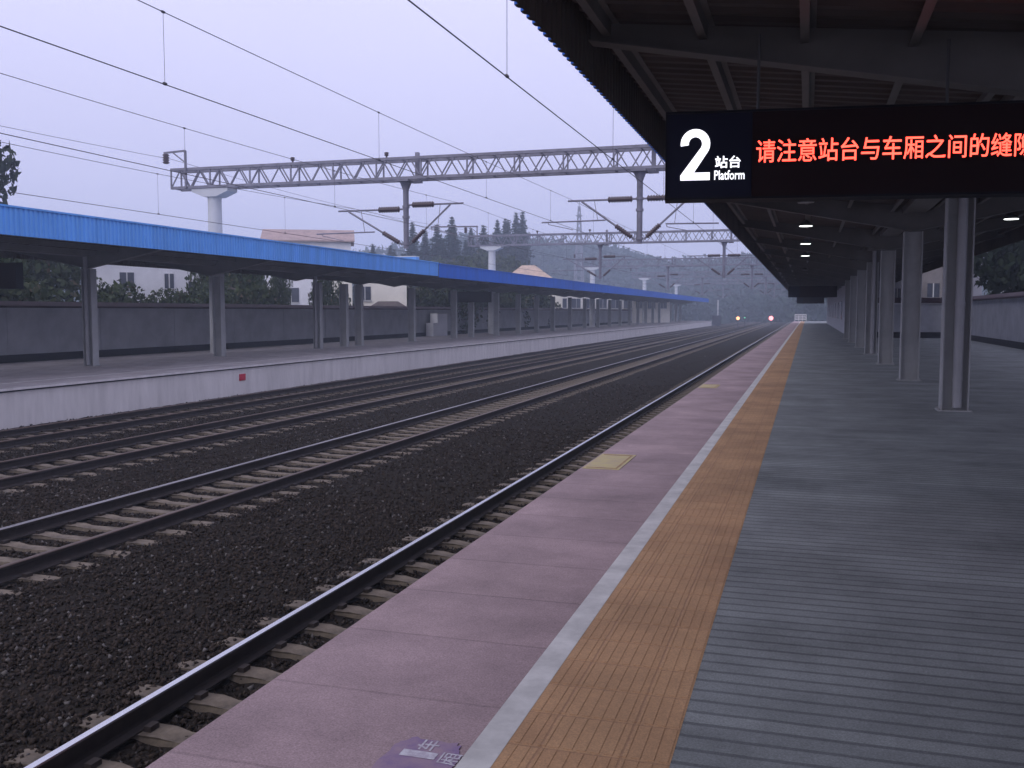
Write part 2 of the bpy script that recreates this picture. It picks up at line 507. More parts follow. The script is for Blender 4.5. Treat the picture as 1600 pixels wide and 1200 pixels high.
def corr(y0, y1, pitch, depth):
    """trapezoid corrugation: list of (y, offset)"""
    out = []; y = y0
    while y < y1:
        out += [(y, 0), (y + pitch * .35, 0), (y + pitch * .5, depth), (y + pitch * .85, depth)]
        y += pitch
    out.append((y1, 0))
    return out


def strip(pts_a, pts_b):
    n = len(pts_a)
    return list(pts_a) + list(pts_b), [(i, i + 1, n + i + 1, n + i) for i in range(n - 1)]


def column_mesh(h, w=.41, d=.30):
    m = MB()
    m.box(-w / 2, -w / 2 + .02, -d / 2, d / 2, .02, h)
    m.box(w / 2 - .02, w / 2, -d / 2, d / 2, .02, h)
    m.box(-w / 2 + .02, w / 2 - .02, -.008, .008, .02, h)
    m.box(-w / 2 - .05, w / 2 + .05, -d / 2 - .05, d / 2 + .05, 0, .02)
    for bx in (-w / 2 - .025, w / 2 + .025):
        for by in (-d / 4, d / 4):
            m.tube([(bx, by, .02), (bx, by, .055)], .014, 6)
    return m


def canopy(name, label, side, xc, zb, edge_in, edge_out, y0, y1, beams, cols, pipes, fascia_m, zf0, zf1, group):
    """butterfly roof on one row of columns. xc column line, zb platform level, edges in x (edge_in faces the tracks)"""
    t = empty(name, (xc, y0, zb)); tag(t, label, 'platform canopy', group)
    e1 = edge_in - xc; e2 = edge_out - xc

    def deck(x):          # underside height of roof sheet above platform
        return 4.02 + .115 * abs(x)

    L = y1 - y0
    c = corr(0, L, .28, .045)
    m = MB()
    for (xa, xb) in ((e1, 0.0), (0.0, e2)):
        vs, fs = strip([(xa, y, deck(xa) + o) for y, o in c], [(xb, y, deck(xb) + o) for y, o in c])
        m.add(vs, fs)
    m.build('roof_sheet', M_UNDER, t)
    m = MB()
    for (xa, xb) in ((e1, 0.0), (0.0, e2)):
        m.add([(xa, 0, deck(xa) + .12), (xa, L, deck(xa) + .12), (xb, L, deck(xb) + .12), (xb, 0, deck(xb) + .12)], [(0, 1, 2, 3)])
    m.build('roof_top', M_ROOFTOP, t)
    sg = 1 if e1 > 0 else -1
    c2 = corr(0, L, .17, .035)
    for e, s in ((e1, sg), (e2, -sg)):
        m = MB()
        lo = [(e + s * o, y, zf0) for y, o in c2]; hi = [(e + s * o, y, zf1) for y, o in c2]
        vs, fs = strip(lo, hi); m.add(vs, fs, 0)
        m.box(e - .02, e + s * .06 if s > 0 else e + .02, 0, L, zf1, zf1 + .05, 1) if s > 0 else m.box(e - .06, e + .02, 0, L, zf1, zf1 + .05, 1)
        # inner backing sheet of the fascia
        lo = [(e - s * .012 + s * o, y, zf0 - .006) for y, o in c2]; hi = [(a, b, zf1 - .01) for a, b, _ in lo]
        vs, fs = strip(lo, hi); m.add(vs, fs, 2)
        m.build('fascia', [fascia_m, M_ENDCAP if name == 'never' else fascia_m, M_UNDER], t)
    for by in beams:
        y = by - y0
        m = MB()
        for e in (e1 - math.copysign(.05, e1), e2 - math.copysign(.05, e2)):
            prof = [(0, 3.46), (e, deck(e) - .22), (e, deck(e) - .04), (0, deck(0) - .0)]
            m.add([(x, y - .012, z) for x, z in prof] + [(x, y + .012, z) for x, z in prof],
                  [(0, 1, 2, 3), (7, 6, 5, 4), (0, 4, 5, 1), (1, 5, 6, 2), (2, 6, 7, 3)])
            a = Vector((0, y, 3.452)); b = Vector((e, y, deck(e) - .228))
            m.bar(a, b, .22, .016)
        m.build('roof_beam', M_BEAM, t)
    xsn = [e1 - sg * .25]
    k = 1
    while abs(e1) - .25 - .95 * k > .3:
        xsn.append(e1 - sg * (.25 + .95 * k)); k += 1
    k = 0
    while abs(e2) - .25 - .95 * k > .3:
        xsn.append(e2 + sg * (.25 + .95 * k)); k += 1
    for x in xsn:
        z = deck(x)
        m = MB().box(x - .01, x + .01, 0, L, z - .16, z - .002)
        m.box(x - .07, x - .01, 0, L, z - .16, z - .148)
        m.box(x + .01, x + .07, 0, L, z - .015, z - .003)
        m.build('purlin', M_BEAM, t)
    MB().box(-.25, .25, 0, L, 3.86, 4.0).build('valley_gutter', M_BEAM, t)
    cm = None
    for i, cy in enumerate(cols):
        if cm is None:
            o = column_mesh(3.44).build('column', M_COLUMN, t, (0, cy - y0, 0)); cm = o.data
        else:
            o = link('column', cm, t, (0, cy - y0, 0))
        if i in pipes:
            dp = MB()
            px = .035 if side > 0 else -.06
            dp.tube([(px, -.085, .06), (px, -.085, 3.86)], .075, 12)
            for z in (.5, 1.7, 2.9):
                dp.tube([(px, -.085, z), (px, -.085, z + .05)], .084, 12)
            dp.build('downpipe', M_PIPE, o)
    return t


RB = [2.5 + 7.2 * k for k in range(-1, 20)]
cnR = canopy('platform_canopy', 'dark corrugated canopy over our platform seen from underneath, on grey steel columns', 1, 2.29, 0, -2.2, 6.78, -5.5, 140,
             RB, [y for y in RB if 0 < y < 62], {2, 5}, M_BLUED, 3.98, 4.75, 'platform canopies')
LC1 = [6.5, 13.7, 20.9, 28.2, 35.6, 42.6, 46.3, 49.0]
LC1b = [28.2, 36.0, 44.8, 47.75, 49.6]
LC2 = [57.2, 64.9, 68.6, 74.8, 81.0, 87.0, 93.0] + [100.2 + 7.2 * k for k in range(14)]
cnL = canopy('platform_canopy', 'nearer light blue canopy on the opposite platform, at far left', -1, -24.3, LZ, -19.9, -28.4, -6, 50.6,
             [6.6 + 7.2 * k - 7.2 for k in range(8)], [6.6, 13.8, 21.0] + LC1b, {3, 5}, M_BLUEL, 3.92, 4.64, 'platform canopies')
capm = MB().box(.25, 3.2, 56.3, 56.8, 4.62, 5.0); capm.box(.25, 3.2, 56.26, 56.84, 5.0, 5.05, 1)
capm.build('roof_end_parapet', [M_BLUEL, M_ENDCAP], cnL)
cnD = canopy('platform_canopy', 'long deep blue canopy on the opposite platform running away into the haze', -1, -24.3, LZ, -19.9, -28.4, 50.75, 205,
             [54.5 + 7.2 * k for k in range(21)], LC2, set(), M_BLUED, 3.86, 4.60, 'platform canopies')

# ---------------------------------------------------------------- lettering


def text_mesh(body, bold=0.0):
    cu = bpy.data.curves.new('lettering', 'FONT')
    cu.body = body; cu.size = 1.0; cu.offset = bold; cu.resolution_u = 4
    cu.align_x = 'LEFT'
    o = bpy.data.objects.new('lettering', cu); COL.objects.link(o)
    bpy.context.view_layer.update()
    dg = bpy.context.evaluated_depsgraph_get()
    me = bpy.data.meshes.new_from_object(o.evaluated_get(dg))
    COL.objects.unlink(o); bpy.data.objects.remove(o); bpy.data.curves.remove(cu)
    return me


def fit_text(name, body, rect, plane, material, parent, bold=0.0, depth=.004):
    """lettering fitted into rect (u0,v0,u1,v1); plane maps (u,v,d) to a point"""
    me = text_mesh(body, bold)
    n = len(me.vertices)
    co = np.zeros(n * 3); me.vertices.foreach_get('co', co); co = co.reshape(-1, 3)
    lo = co.min(0); hi = co.max(0)
    u = rect[0] + (co[:, 0] - lo[0]) / max(1e-6, hi[0] - lo[0]) * (rect[2] - rect[0])
    v = rect[1] + (co[:, 1] - lo[1]) / max(1e-6, hi[1] - lo[1]) * (rect[3] - rect[1])
    for i, vt in enumerate(me.vertices):
        vt.co = plane(u[i], v[i])
    me.materials.clear(); me.materials.append(material); me.update()
    me.name = name
    return link(name, me, parent)


# ---------------------------------------------------------------- hanging platform signs
SW, SZ0, SZ1 = 3.3, 2.645, 3.40


def big_two(rect, parent):
    """heavy grotesque figure 2 as one flat lit plate"""
    u0, v0, u1, v1 = rect
    w = u1 - u0; h = v1 - v0; s_ = w * .275
    cxx = u0 + w * .5; R = w * .5; cyy = v1 - R * 1.02
    m = MB(); out = []; inn = []
    for k in range(25):
        a = rad(188 - k * (188 + 32) / 24)
        out.append((cxx + R * math.cos(a), cyy + R * 1.02 * math.sin(a))); inn.append((cxx + (R - s_) * math.cos(a), cyy + (R * 1.02 - s_) * math.sin(a)))
    # sweep on down the diagonal to the foot
    out.append((u0 + w * .46, v0 + s_ * .95)); inn.append((u0, v0 + s_ * .62))
    vs = [(x, -.004, z) for x, z in out + inn]; n = len(out)
    m.add(vs, [(i, i + 1, n + i + 1, n + i) for i in range(n - 1)])
    m.add([(u0, -.004, v0), (u1, -.004, v0), (u1, -.004, v0 + s_ * .95), (u0 + w * .46, -.004, v0 + s_ * .95), (u0, -.004, v0 + s_ * .62)], [(0, 1, 2, 3, 4)])
    return m.build('numeral', M_TXTW, parent)


def platform_sign(label, loc, rz, lit, zoff=0.0, rods=True):
    t = empty('platform_sign', (loc[0], loc[1], loc[2]), rz)
    tag(t, label, 'display sign', 'hanging platform displays')
    c = MB()
    c.box(0, SW, .02, .26, SZ0, SZ1)
    c.box(-.012, SW + .012, -.012, .272, SZ1, SZ1 + .02); c.box(-.012, SW + .012, -.012, .272, SZ0 - .02, SZ0)
    c.box(-.012, 0, -.012, .272, SZ0, SZ1); c.box(SW, SW + .012, -.012, .272, SZ0, SZ1)
    c.build('case', M_SIGNBOX, t)
    MB().box(.0, .76, .004, .02, SZ0, SZ1).build('number_panel', M_NAVY, t)
    MB().box(.765, SW, .0, .02, SZ0, SZ1).build('led_panel', M_LED, t)
    for x in (.82, 2.45):
        MB().tube([(x, .14, SZ1 + .02), (x, .14, 4.12 if abs(x - 1) < 1 else 4.0)], .014, 8).build('hanger_rod', M_LAMPCASE, t)
    if lit:
        pl = lambda u, v: (u, -.004, v)
        big_two((.125, 2.80, .39, 3.262), t)
        fit_text('lettering', '站台', (.435, 2.905, .665, 3.015), pl, M_TXTW, t, bold=.016)
        fit_text('lettering', 'Platform', (.43, 2.80, .70, 2.885), pl, M_TXTW, t, bold=.012)
        fit_text('led_message', '请注意站台与车厢之间的缝隙', (.80, 2.945, 3.14, 3.15), pl, M_TXTR, t, bold=.006)
    return t


platform_sign('near black display sign with lit white 2 and red Chinese message', (-1.27, 8.98, 0), rad(7.5), True)
platform_sign('second black hanging sign, seen small far along our platform', (-1.35, 72, 0), 0, False)
platform_sign('farthest black hanging sign on our platform, just below the second', (-1.35, 128, 0), 0, False)
platform_sign('black hanging sign beneath the deep blue canopy of the opposite platform', (-25.7, 67.5, LZ), 0, False)
platform_sign('black hanging sign beneath the light blue canopy at the left photo border', (-26.3, 23.6, LZ), 0, False)

# ---------------------------------------------------------------- lamps under our canopy


def lamp_proto(lit):
    b = MB()
    b.tube([(0, 0, .0), (0, 0, .03), (0, 0, .12), (0, 0, .16)], [.19, .18, .09, .03], 20)
    b.tube([(0, 0, .16), (0, 0, .34)], .012, 6)
    lens = MB().tube([(0, 0, -.012), (0, 0, .0)], .17, 24)
    return b, lens


for i, (x, y, lit, lb) in enumerate([
        (-.09, 21.84, False, 'unlit round ceiling lamp just below the near display sign'),
        (-.10, 27.83, True, 'lit round ceiling lamp, nearest of the three in line on our platform'),
        (-.12, 35.1, True, 'lit round ceiling lamp, middle of the three in line on our platform'),
        (-.15, 42.6, True, 'lit round ceiling lamp, farthest of the three in line on our platform'),
        (-.2, 57.0, False, 'unlit round ceiling lamp beyond the three lit ones'),
        (4.89, 27.26, True, 'lit round ceiling lamp right of the grey columns')]):
    t = empty('ceiling_lamp', (x, y, 3.95)); tag(t, lb, 'lamp', 'ceiling lamps under our canopy')
    b, lens = lamp_proto(lit)
    b.build('lamp_case', M_LAMPCASE, t); lens.build('lens', M_LAMP if lit else M_LAMPOFF, t)

# ---------------------------------------------------------------- markings on our platform edge


def yellow_plate(label, y0, y1):
    t = empty('floor_plate', (-2.17, y0, .004)); tag(t, label, 'floor marking', 'yellow floor plates')
    w = .38; h = y1 - y0
    MB().box(0, w, 0, h, 0, .003).build('plate', M_YELLOW, t)
    b = MB()
    b.box(.03, w - .03, .05, .09, .003, .005); b.box(.03, w - .03, h - .09, h - .05, .003, .005)
    b.box(w - .05, w - .03, .09, h - .09, .003, .005)
    b.build('border', M_YEDGE, t)


yellow_plate('worn yellow plate at the platform edge, nearer of the two', 9.5, 10.55)
yellow_plate('worn yellow plate at the platform edge, farther of the two', 20.4, 21.4)

t = empty('floor_marking', (-1.43, 2.81, .004))
tag(t, 'faded purple painted floor patch with white number beside the white line at the bottom', 'floor marking')
m = MB()
vs = []
for k in range(44):
    a = 2 * math.pi * k / 44
    vs.append((abs(math.cos(a)) ** .5 * math.copysign(.135, math.cos(a)) + .14 + random.uniform(-.012, .008),
               abs(math.sin(a)) ** .5 * math.copysign(.215, math.sin(a)) + .22 + random.uniform(-.018, .010), 0))
n = len(vs)
m.add(vs + [(x, y, .0015) for x, y, _ in vs], [tuple(range(n, 2 * n))] + [(i, (i + 1) % n, n + (i + 1) % n, n + i) for i in range(n)])
m.build('painted_patch', M_BLUEP, t)
# the lettering is read facing the track: text right = +y, text up = -x
pl = lambda u, v: (.29 - v, u, .003)
fit_text('numeral', '1', (.275, .10, .325, .235), pl, M_WPAINT, t, bold=.03)
fit_text('lettering', '车', (.335, .12, .42, .20), pl, M_WPAINT, t, bold=.012)
fit_text('lettering', '厢', (.25, .01, .34, .085), pl, M_WPAINT, t, bold=.006)

# ---------------------------------------------------------------- overhead gantries


def insulator(m, a, b, r=.085, n=7):
    a = Vector(a); b = Vector(b)
    pts = []; rs = []
    for k in range(n * 2 + 1):
        pts.append(a.lerp(b, k / (n * 2))); rs.append(r * 1.3 if k % 2 else r * .7)
    m.tube(pts, rs, 10)


def gantry(label, Y, right_post=9.9):
    """portal beam across all tracks; local x,z are world, local y=0 at Y"""
    t = empty('overhead_gantry', (-26.4, Y, -1.5)); tag(t, label, 'overhead gantry', 'gantries carrying the overhead line')
    ox, oz = 26.4, 1.5

    def P(x, z, y=0.0):
        return (x + ox, y, z + oz)
    b = MB()
    x0, x1 = -28.45, 11.2
    zl, zh, hd = 7.33, 8.17, .38
    for y in (-hd, hd):
        for z in (zl, zh):
            b.bar(P(x0, z, y), P(x1, z, y), .12, .12)
    n = 76
    dx = (x1 - x0) / n
    for i in range(n + 1):
        xa = x0 + i * dx
        for y in (-hd, hd):
            if i % 4 == 0:
                b.bar(P(xa, zl, y), P(xa, zh, y), .06, .06)
            if i < n:
                za, zb_ = (zl, zh) if (i + (y > 0)) % 2 == 0 else (zh, zl)
                b.bar(P(xa, za, y), P(xa + dx, zb_, y), .048, .048)
        if i % 2 == 0:
            for z in (zl, zh):
                b.bar(P(xa, z, -hd), P(xa, z, hd), .05, .05)
    b.build('truss_beam', M_TRUSS, t)
    for px in (-26.4, right_post):
        c = MB()
        c.tube([P(px, -1.5), P(px, 6.6), P(px, 6.9)], [.37, .31, .32], 20)
        # flared capital carrying the beam
        pr = [(-.33, 6.88), (-.95, 7.12), (-.95, 7.255), (.95, 7.255), (.95, 7.12), (.33, 6.88)]
        c.add([P(px + x, z, -.4) for x, z in pr] + [P(px + x, z, .4) for x, z in pr],
              [(0, 1, 2, 3, 4, 5)[::-1], (6, 7, 8, 9, 10, 11)] + [(i, (i + 1) % 6, 6 + (i + 1) % 6, 6 + i) for i in range(6)])
        c.build('post', M_POSTC, t)
    # bracket with insulator on the left end
    f = MB()
    f.bar(P(-27.6, 7.3, -.46), P(-27.6, 9.0, -.46), .09, .09)
    f.bar(P(-27.6, 9.0, -.46), P(-28.75, 8.95, -.46), .08, .08)
    f.bar(P(-27.6, 8.45, -.46), P(-28.25, 8.93, -.46), .05, .05)
    fo = f.build('feeder_bracket', M_TRUSS, t)
    i_ = MB(); insulator(i_, P(-28.65, 8.9, -.46), P(-28.65, 8.45, -.46), .13, 4)
    i_.build('insulator', M_INS, fo)
    for x in (-22.3, -17.7):
        q = MB(); q.bar(P(x, zh + .06), P(x, zh + .2), .06, .06); insulator(q, P(x, zh + .2), P(x, zh + .36), .09, 2)
        q.build('pin_insulator', M_INS, t)
    # drop posts with cantilevers for two tracks each
    for px, arms in ((-16.8, ((-1, 3.25, 6.05, 2.75, 4.35, 1.5, 5.1), (1, 2.65, 6.22, 2.05, 1.15, 3.3, 5.25))),
                     (-6.58, ((-1, 2.98, 6.15, 2.4, 4.1, 1.4, 5.33), (1, 2.8, 6.15, 1.96, 1.05, 3.15, 5.12)))):
        d = MB()
        d.tube([P(px, 7.26), P(px, 7.1), P(px, 6.85), P(px, 4.35)], [.28, .22, .125, .115], 12)
        d.box(px + ox - .3, px + ox + .3, -.45, .45, 7.2 + oz, 7.262 + oz)
        d.bar(P(px + .55, zl - .15), P(px + .55, zh + .28), .16, .16)
        d.bar(P(px + .35, zl - .15, 0), P(px + .75, zl - .15, 0), .2, .08)
        for z in (4.55, 5.7, 6.15):
            d.tube([P(px, z - .05), P(px, z + .05)], .16, 12)
        d.build('drop_post', M_TRUSS, t)
        for (s, Ltop, ztop, xd, r0, r1, zr) in arms:
            a = MB()
            a.tube([P(px + s * .15, ztop + (.0)), P(px + s * Ltop, ztop + s * .0 + .0)], .04, 8)      # top tube
            pd = Vector(P(px + s * xd, ztop - .04)); pb = Vector(P(px + s * .18, 4.52))
            a.tube([pd, pb], .042, 8)                                                                 # diagonal strut
            ra, rb = sorted((r0, r1))
            a.tube([P(px + s * ra, zr), P(px + s * rb, zr - .03)], .030, 8)                           # registration tube
            tip = r1 if s * 1 < 0 and False else rb
            a.bar(P(px + s * xd * .78, ztop), P(px + s * (xd * .72), zr + .02), .02, .02)              # hanger of the registration tube
            st = rb if s < 0 else ra
            dr = -1 if s < 0 else 1
            a.bar(P(px + s * (st - .25 if s < 0 else st + .05), zr), P(px + s * (st - .3 if s < 0 else st + .05), zr - .12), .03, .03)
            a.bar(P(px + s * (st - .3 if s < 0 else st + .05), zr - .12), P(px + s * (st - 1.35 if s < 0 else st + 1.2), zr - .36), .03, .03)
            ao = a.build('cantilever_arm', M_TRUSS, t)
            q = MB(); insulator(q, P(px + s * .3, ztop), P(px + s * 1.3, ztop), .11, 9)
            q.build('insulator', M_INS, ao)
            q = MB(); insulator(q, pb.lerp(pd, .06), pb.lerp(pd, .36), .09, 8)
            q.build('insulator', M_INS, ao)
    return t


g1 = gantry('nearest steel lattice gantry spanning the tracks on a pale concrete post', 39)
GY = [80, 121, 162, 203]
GL = ['second lattice gantry, hazy, its pale post behind the deep blue canopy',
      'third lattice gantry, faint in the haze before the wooded hill',
      'fourth lattice gantry, fainter still in the haze',
      'last lattice gantry, almost lost in the haze']
for y, lb in zip(GY, GL):
    c = copy_tree(g1); c.location = (-26.4, y, -1.5); c['label'] = lb

# ---------------------------------------------------------------- overhead wires
SP = [-2, 39, 80, 121, 162, 203, 244]


def mess_z(y, zs_, zm):
    for a, b in zip(SP[:-1], SP[1:]):
        if a <= y <= b:
            u = (y - a) / (b - a)
            return zm + (zs_ - zm) * (2 * u - 1) ** 2
    return zs_


WL = [(-3.85, 4.68, 6.12, 5.85, 5.15, 7.2, 'overhead line above the track beside our platform'),
      (-9.35, 5.02, 6.18, 6.08, 5.05, 7.6, 'overhead line above the second track from our platform'),
      (-13.9, 4.79, 6.12, 5.84, 4.6, 7.4, 'overhead line above the third track from our platform'),
      (-18.6, 4.50, 6.02, 5.66, 4.9, 7.3, 'overhead line above the track along the opposite platform')]
for wi, (x, zc, zsup, zmid, yd0, sp, lb) in enumerate(WL):
    t = empty('overhead_line', (x, 0, 0)); tag(t, lb, 'overhead wires', 'overhead lines above the tracks')
    ys = [-2 + 2 * k for k in range(124)]
    MB().tube([(0, y, mess_z(y, zsup, zmid)) for y in ys], .0075, 5).build('messenger_wire', M_WIRE, t)
    MB().tube([(0, -2, zc), (0, 60, zc), (0, 244, zc)], .0088, 5).build('contact_wire', M_WIRE, t)
    k = 0
    first = [12.31, 12.6, 12.0, 10.0][wi]
    y = first - sp
    while y < 130:
        if min(abs(y - s) for s in SP) > 2.0:
            d = MB().tube([(0, y, zc), (0, y, mess_z(y, zsup, zmid))], .0042, 4)
            d.tube([(0, y - .03, zc + .01), (0, y + .03, zc + .01)], .024, 6); 
            d.tube([(0, y - .03, mess_z(y, zsup, zmid)), (0, y + .03, mess_z(y, zsup, zmid))], .02, 6)
            d.build('dropper', M_WIRE, t)
        y += sp
fd = [(-28.65, 8.62, 'thin feeder wire hanging from the insulator at the left end of the gantry', .010)]
for (x, z, lb, r) in fd:
    w = MB()
    pts = []
    y = -43.0
    segs = [-43, -2, 39, 80, 121, 162, 203]
    for a, b in zip(segs[:-1], segs[1:]):
        for k in range(16):
            u = k / 16
            pts.append((x, a + (b - a) * u, z + .1 - .75 * (1 - (2 * u - 1) ** 2) * .5))
    w.tube(pts, r, 5)
    tag(w.build('feeder_wire', M_WIRE), lb, 'wire')

# ---------------------------------------------------------------- walls
t = empty('boundary_wall', (-28.9, 0, LZ)); tag(t, 'long grey wall with dark coping at the back of the opposite platform', 'wall')
wl = MB().box(-.12, .12, -8, 206, -1.5, 2.08)
for k in range(43):
    wl.box(.12, .135, -6 + 5 * k, -5.7 + 5 * k, .302, 2.078)
wl.build('wall_panel', M_WALL, t)
MB().prism([(-.22, 2.085), (.22, 2.085), (.22, 2.16), (.05, 2.33), (-.05, 2.33), (-.22, 2.16)], -8, 206).build('coping', M_COPE, t)
MB().box(.12, .15, -8, 206, 0, .30).build('plinth', M_PLINTH, t)
t = empty('equipment_box', (-28.2, 69.9, LZ)); tag(t, 'pale stepped box standing before the grey wall under the blue canopies', 'box')
MB().box(-.3, .3, .0, .9, 0, 1.05).build('low_unit', M_WHITEW, t)
MB().box(-.3, .3, .91, 3.1, 0, 1.75).build('tall_unit', M_WHITEW, t)
MB().box(-.34, .34, .88, 3.14, 1.752, 1.80).build('lid', M_FRAME, t)
mk = MB().box(-19.3, -19.27, 29.75, 30.12, -.85, -.62)
mk.box(-19.27, -19.265, 29.8, 30.07, -.83, -.64)
tag(mk.build('track_marker', M_REDM), 'small red square marker on the face of the opposite platform', 'marker')

# right-hand side beyond our canopy
t = empty('boundary_wall', (8.75, 0, 0)); tag(t, 'pale wall with dark red coping at right of our platform', 'wall')
MB().box(0, .24, 6, 63, -.5, 2.2).build('wall_panel', M_WALLR, t)
MB().prism([(-.12, 2.205), (.36, 2.205), (.36, 2.28), (.2, 2.46), (.04, 2.46), (-.12, 2.28)], 6, 63.3).build('coping', M_COPE, t)
MB().box(-.03, 0, 6, 63, .004, .30).build('plinth', M_PLINTH, t)
t = empty('boundary_wall', (3.3, 63.2, 0)); tag(t, 'cross wall with dark red coping seen between the grey columns', 'wall')
MB().box(0, 5.45, 0, .24, -.5, 2.05).build('wall_panel', M_WALLR, t)
c = MB().box(-.1, 5.43, -.14, .36, 2.12, 2.45); c.build('coping', M_COPE, t)
MB().box(-.1, 5.43, -.05, .25, 2.05, 2.118).build('coping_drip', M_WHITEW, t)
MB().box(0, 5.42, -.03, 0, .004, .36).build('plinth', M_PLINTH, t)
t = empty('station_building', (2.55, 64, 0)); tag(t, 'pale station building along our platform beyond the columns', 'building')
MB().box(0, .6, 0, 76, -.5, 3.85).build('wall', M_WALLR, t)
for k in range(8):
    w = MB().box(-.02, 0, 6 + 9 * k, 7.6 + 9 * k, 1.0, 2.4).build('window', M_GLASS, t)
    MB().box(-.04, -.02, 5.93 + 9 * k, 7.67 + 9 * k, .92, .99).build('sill', M_FRAME, w)

# platform end barrier
t = empty('barrier_fence', (0, 166.5, 0)); tag(t, 'low white barrier closing the far end of our platform', 'barrier')
for k in range(4):
    MB().box(-2.0 + k * .6 - .04, -2.0 + k * .6 + .04, -.04, .04, .004, 1.1).build('post', M_BARRIER, t)
for z in (.3, .65, 1.0):
    MB().box(-2.04, -.16, .041, .07, z, z + .16).build('rail', M_BARRIER, t)

# ---------------------------------------------------------------- lineside signals and cabinet


def dwarf_signal(label, x, y, zl, lens_m, r=.16):
    t = empty('dwarf_signal', (x, y, -1.5)); tag(t, label, 'railway signal', 'lit lineside signals')
    H = zl + 1.5
    b = MB().tube([(0, 0, 0), (0, 0, H - .3)], .07, 8); b.box(-.18, .18, -.18, .18, -.02, .1); b.build('post', M_CAB, t)
    MB().box(-.28, .28, -.08, .14, H - .4, H + .4).build('signal_head', M_CAB, t)
    l = MB().tube([(0, -.10, H), (0, -.082, H)], r, 16); l.build('lens', lens_m, t)
    h = MB()
    for k in range(7):
        a0 = math.pi * k / 7; a1 = math.pi * (k + 1) / 7
        R = r + .03
        h.add([(R * math.cos(a0), -.3, H + R * math.sin(a0)), (R * math.cos(a1), -.3, H + R * math.sin(a1)),
               (R * math.cos(a1), -.08, H + R * math.sin(a1)), (R * math.cos(a0), -.08, H + R * math.sin(a0))], [(0, 1, 2, 3)])
    h.build('hood', M_CAB, t)


dwarf_signal('bright red and white signal lamp glowing beside the far end of our platform', -6.75, 193, .35, M_SIGRED, .42)
dwarf_signal('orange signal lamp glowing in the haze left of the red one', -12.0, 178, .42, M_SIGORA, .30)
dwarf_signal('faint green signal lamp just right of the orange one', -11.9, 196, .42, M_SIGGRN, .16)
t = empty('signal_mast', (-18.2, 208, -1.5)); tag(t, 'white mast with dark cabinet at the far end of the opposite platform', 'mast')
MB().tube([(0, 0, 0), (0, 0, 5.6)], .12, 10).build('mast_post', M_BARRIER, t)
MB().box(-1.0, .7, -1.1, -.3, 0, 2.3).build('cabinet', M_CAB, t)

# ---------------------------------------------------------------- houses


def gable_house(name, label, loc, rz, w, d, h, rise, wall_m, roof_m, wins, over=.4, hip=0.0, wall_name='wall'):
    """w along local x (front faces local -y), wins = (x,z,width,height) on the front"""
    t = empty(name, loc, rz); tag(t, label, 'house')
    b = MB()
    ax = w / 2
    b.add([(-ax, 0, -2), (ax, 0, -2), (ax, d, -2), (-ax, d, -2), (-ax, 0, h), (ax, 0, h), (ax, d, h), (-ax, d, h),
           (-ax + hip, d / 2, h + rise * .97), (ax - hip, d / 2, h + rise * .97)],
          [(0, 1, 5, 4), (2, 3, 7, 6), (1, 2, 6, 5), (3, 0, 4, 7)] + ([(5, 6, 9), (7, 4, 8)] if hip == 0 else []))
    b.build('wall', wall_m, t)
    if rise > 0:
        r = MB()
        o = over; k = o * rise / (d / 2)
        A = [(-ax - o, -o, h - k), (ax + o, -o, h - k), (ax + o, d + o, h - k), (-ax - o, d + o, h - k),
             (-ax - o + (hip + o if hip else 0), d / 2, h + rise), (ax + o - (hip + o if hip else 0), d / 2, h + rise)]
        up = [(x, y, z + .14) for x, y, z in A]
        r.add(A + up, [(0, 4, 5, 1), (2, 5, 4, 3), (6, 7, 11, 10), (8, 9, 10, 11), (0, 1, 7, 6), (2, 3, 9, 8)] +
              ([(1, 5, 2), (3, 4, 0), (7, 8, 11), (9, 6, 10), (1, 2, 8, 7), (3, 0, 6, 9)] if hip else [(1, 5, 11, 7), (5, 2, 8, 11), (3, 4, 10, 9), (4, 0, 6, 10)]))
        r.build('roof', roof_m, t)
    else:
        MB().box(-ax - .25, ax + .25, -.25, d + .25, h, h + .3).build('roof', roof_m, t)
    for (x, z, ww, hh) in wins:
        f = MB().box(x - ww / 2, x + ww / 2, -.05, -.004, z, z + hh).build('window', M_GLASS, t)
        q = MB()
        q.box(x - ww / 2 - .1, x + ww / 2 + .1, -.12, -.052, z - .12, z - .02); q.box(x - .04, x + .04, -.08, -.052, z, z + hh)
        q.build('frame', M_FRAME, f)
    return t


gable_house('house', 'pale house with faded red roof rising above the light blue canopy', (-50.4, 91.0, 0), rad(27), 8.9, 6.0, 9.1, 1.2, M_WHITEW, M_ROOFR,
            [(-1.2, 7.0, 1.2, 1.2), (1.2, 6.6, 1.8, 1.7), (-1.8, 2.6, 1.6, 1.5), (1.7, 2.4, 1.0, 1.6)])
gable_house('house', 'white house with dark windows seen under the light blue canopy', (-43.2, 55.6, 0), rad(38), 7.6, 6, 5.2, 0, M_WHITEW, M_FRAME,
            [(-1.2, 3.15, .9, 1.1), (1.5, 3.2, .6, 1.0), (3.0, 2.3, .5, 1.4)])
gable_house('house', 'cream walled house seen under the canopies between opposite platform columns', (-33.4, 72.6, 0), rad(25), 3.9, 5, 4.6, 0, M_CREAM, M_FRAME,
            [(-1.45, 2.55, .95, 1.1)])
gable_house('shed', 'low shed with wavy dark roof before the cream walled house', (-32.2, 71.0, 0), rad(25), 3.2, 2.0, 1.75, .55, M_CREAM, M_ROOFD, [], hip=.8)
gable_house('house', 'small cream house between shrubs, seen left of the cream walled house', (-36.3, 70.4, 0), rad(27), 2.2, 4, 4.6, 0, M_CREAM, M_FRAME,
            [(.1, 2.1, .9, .5)])
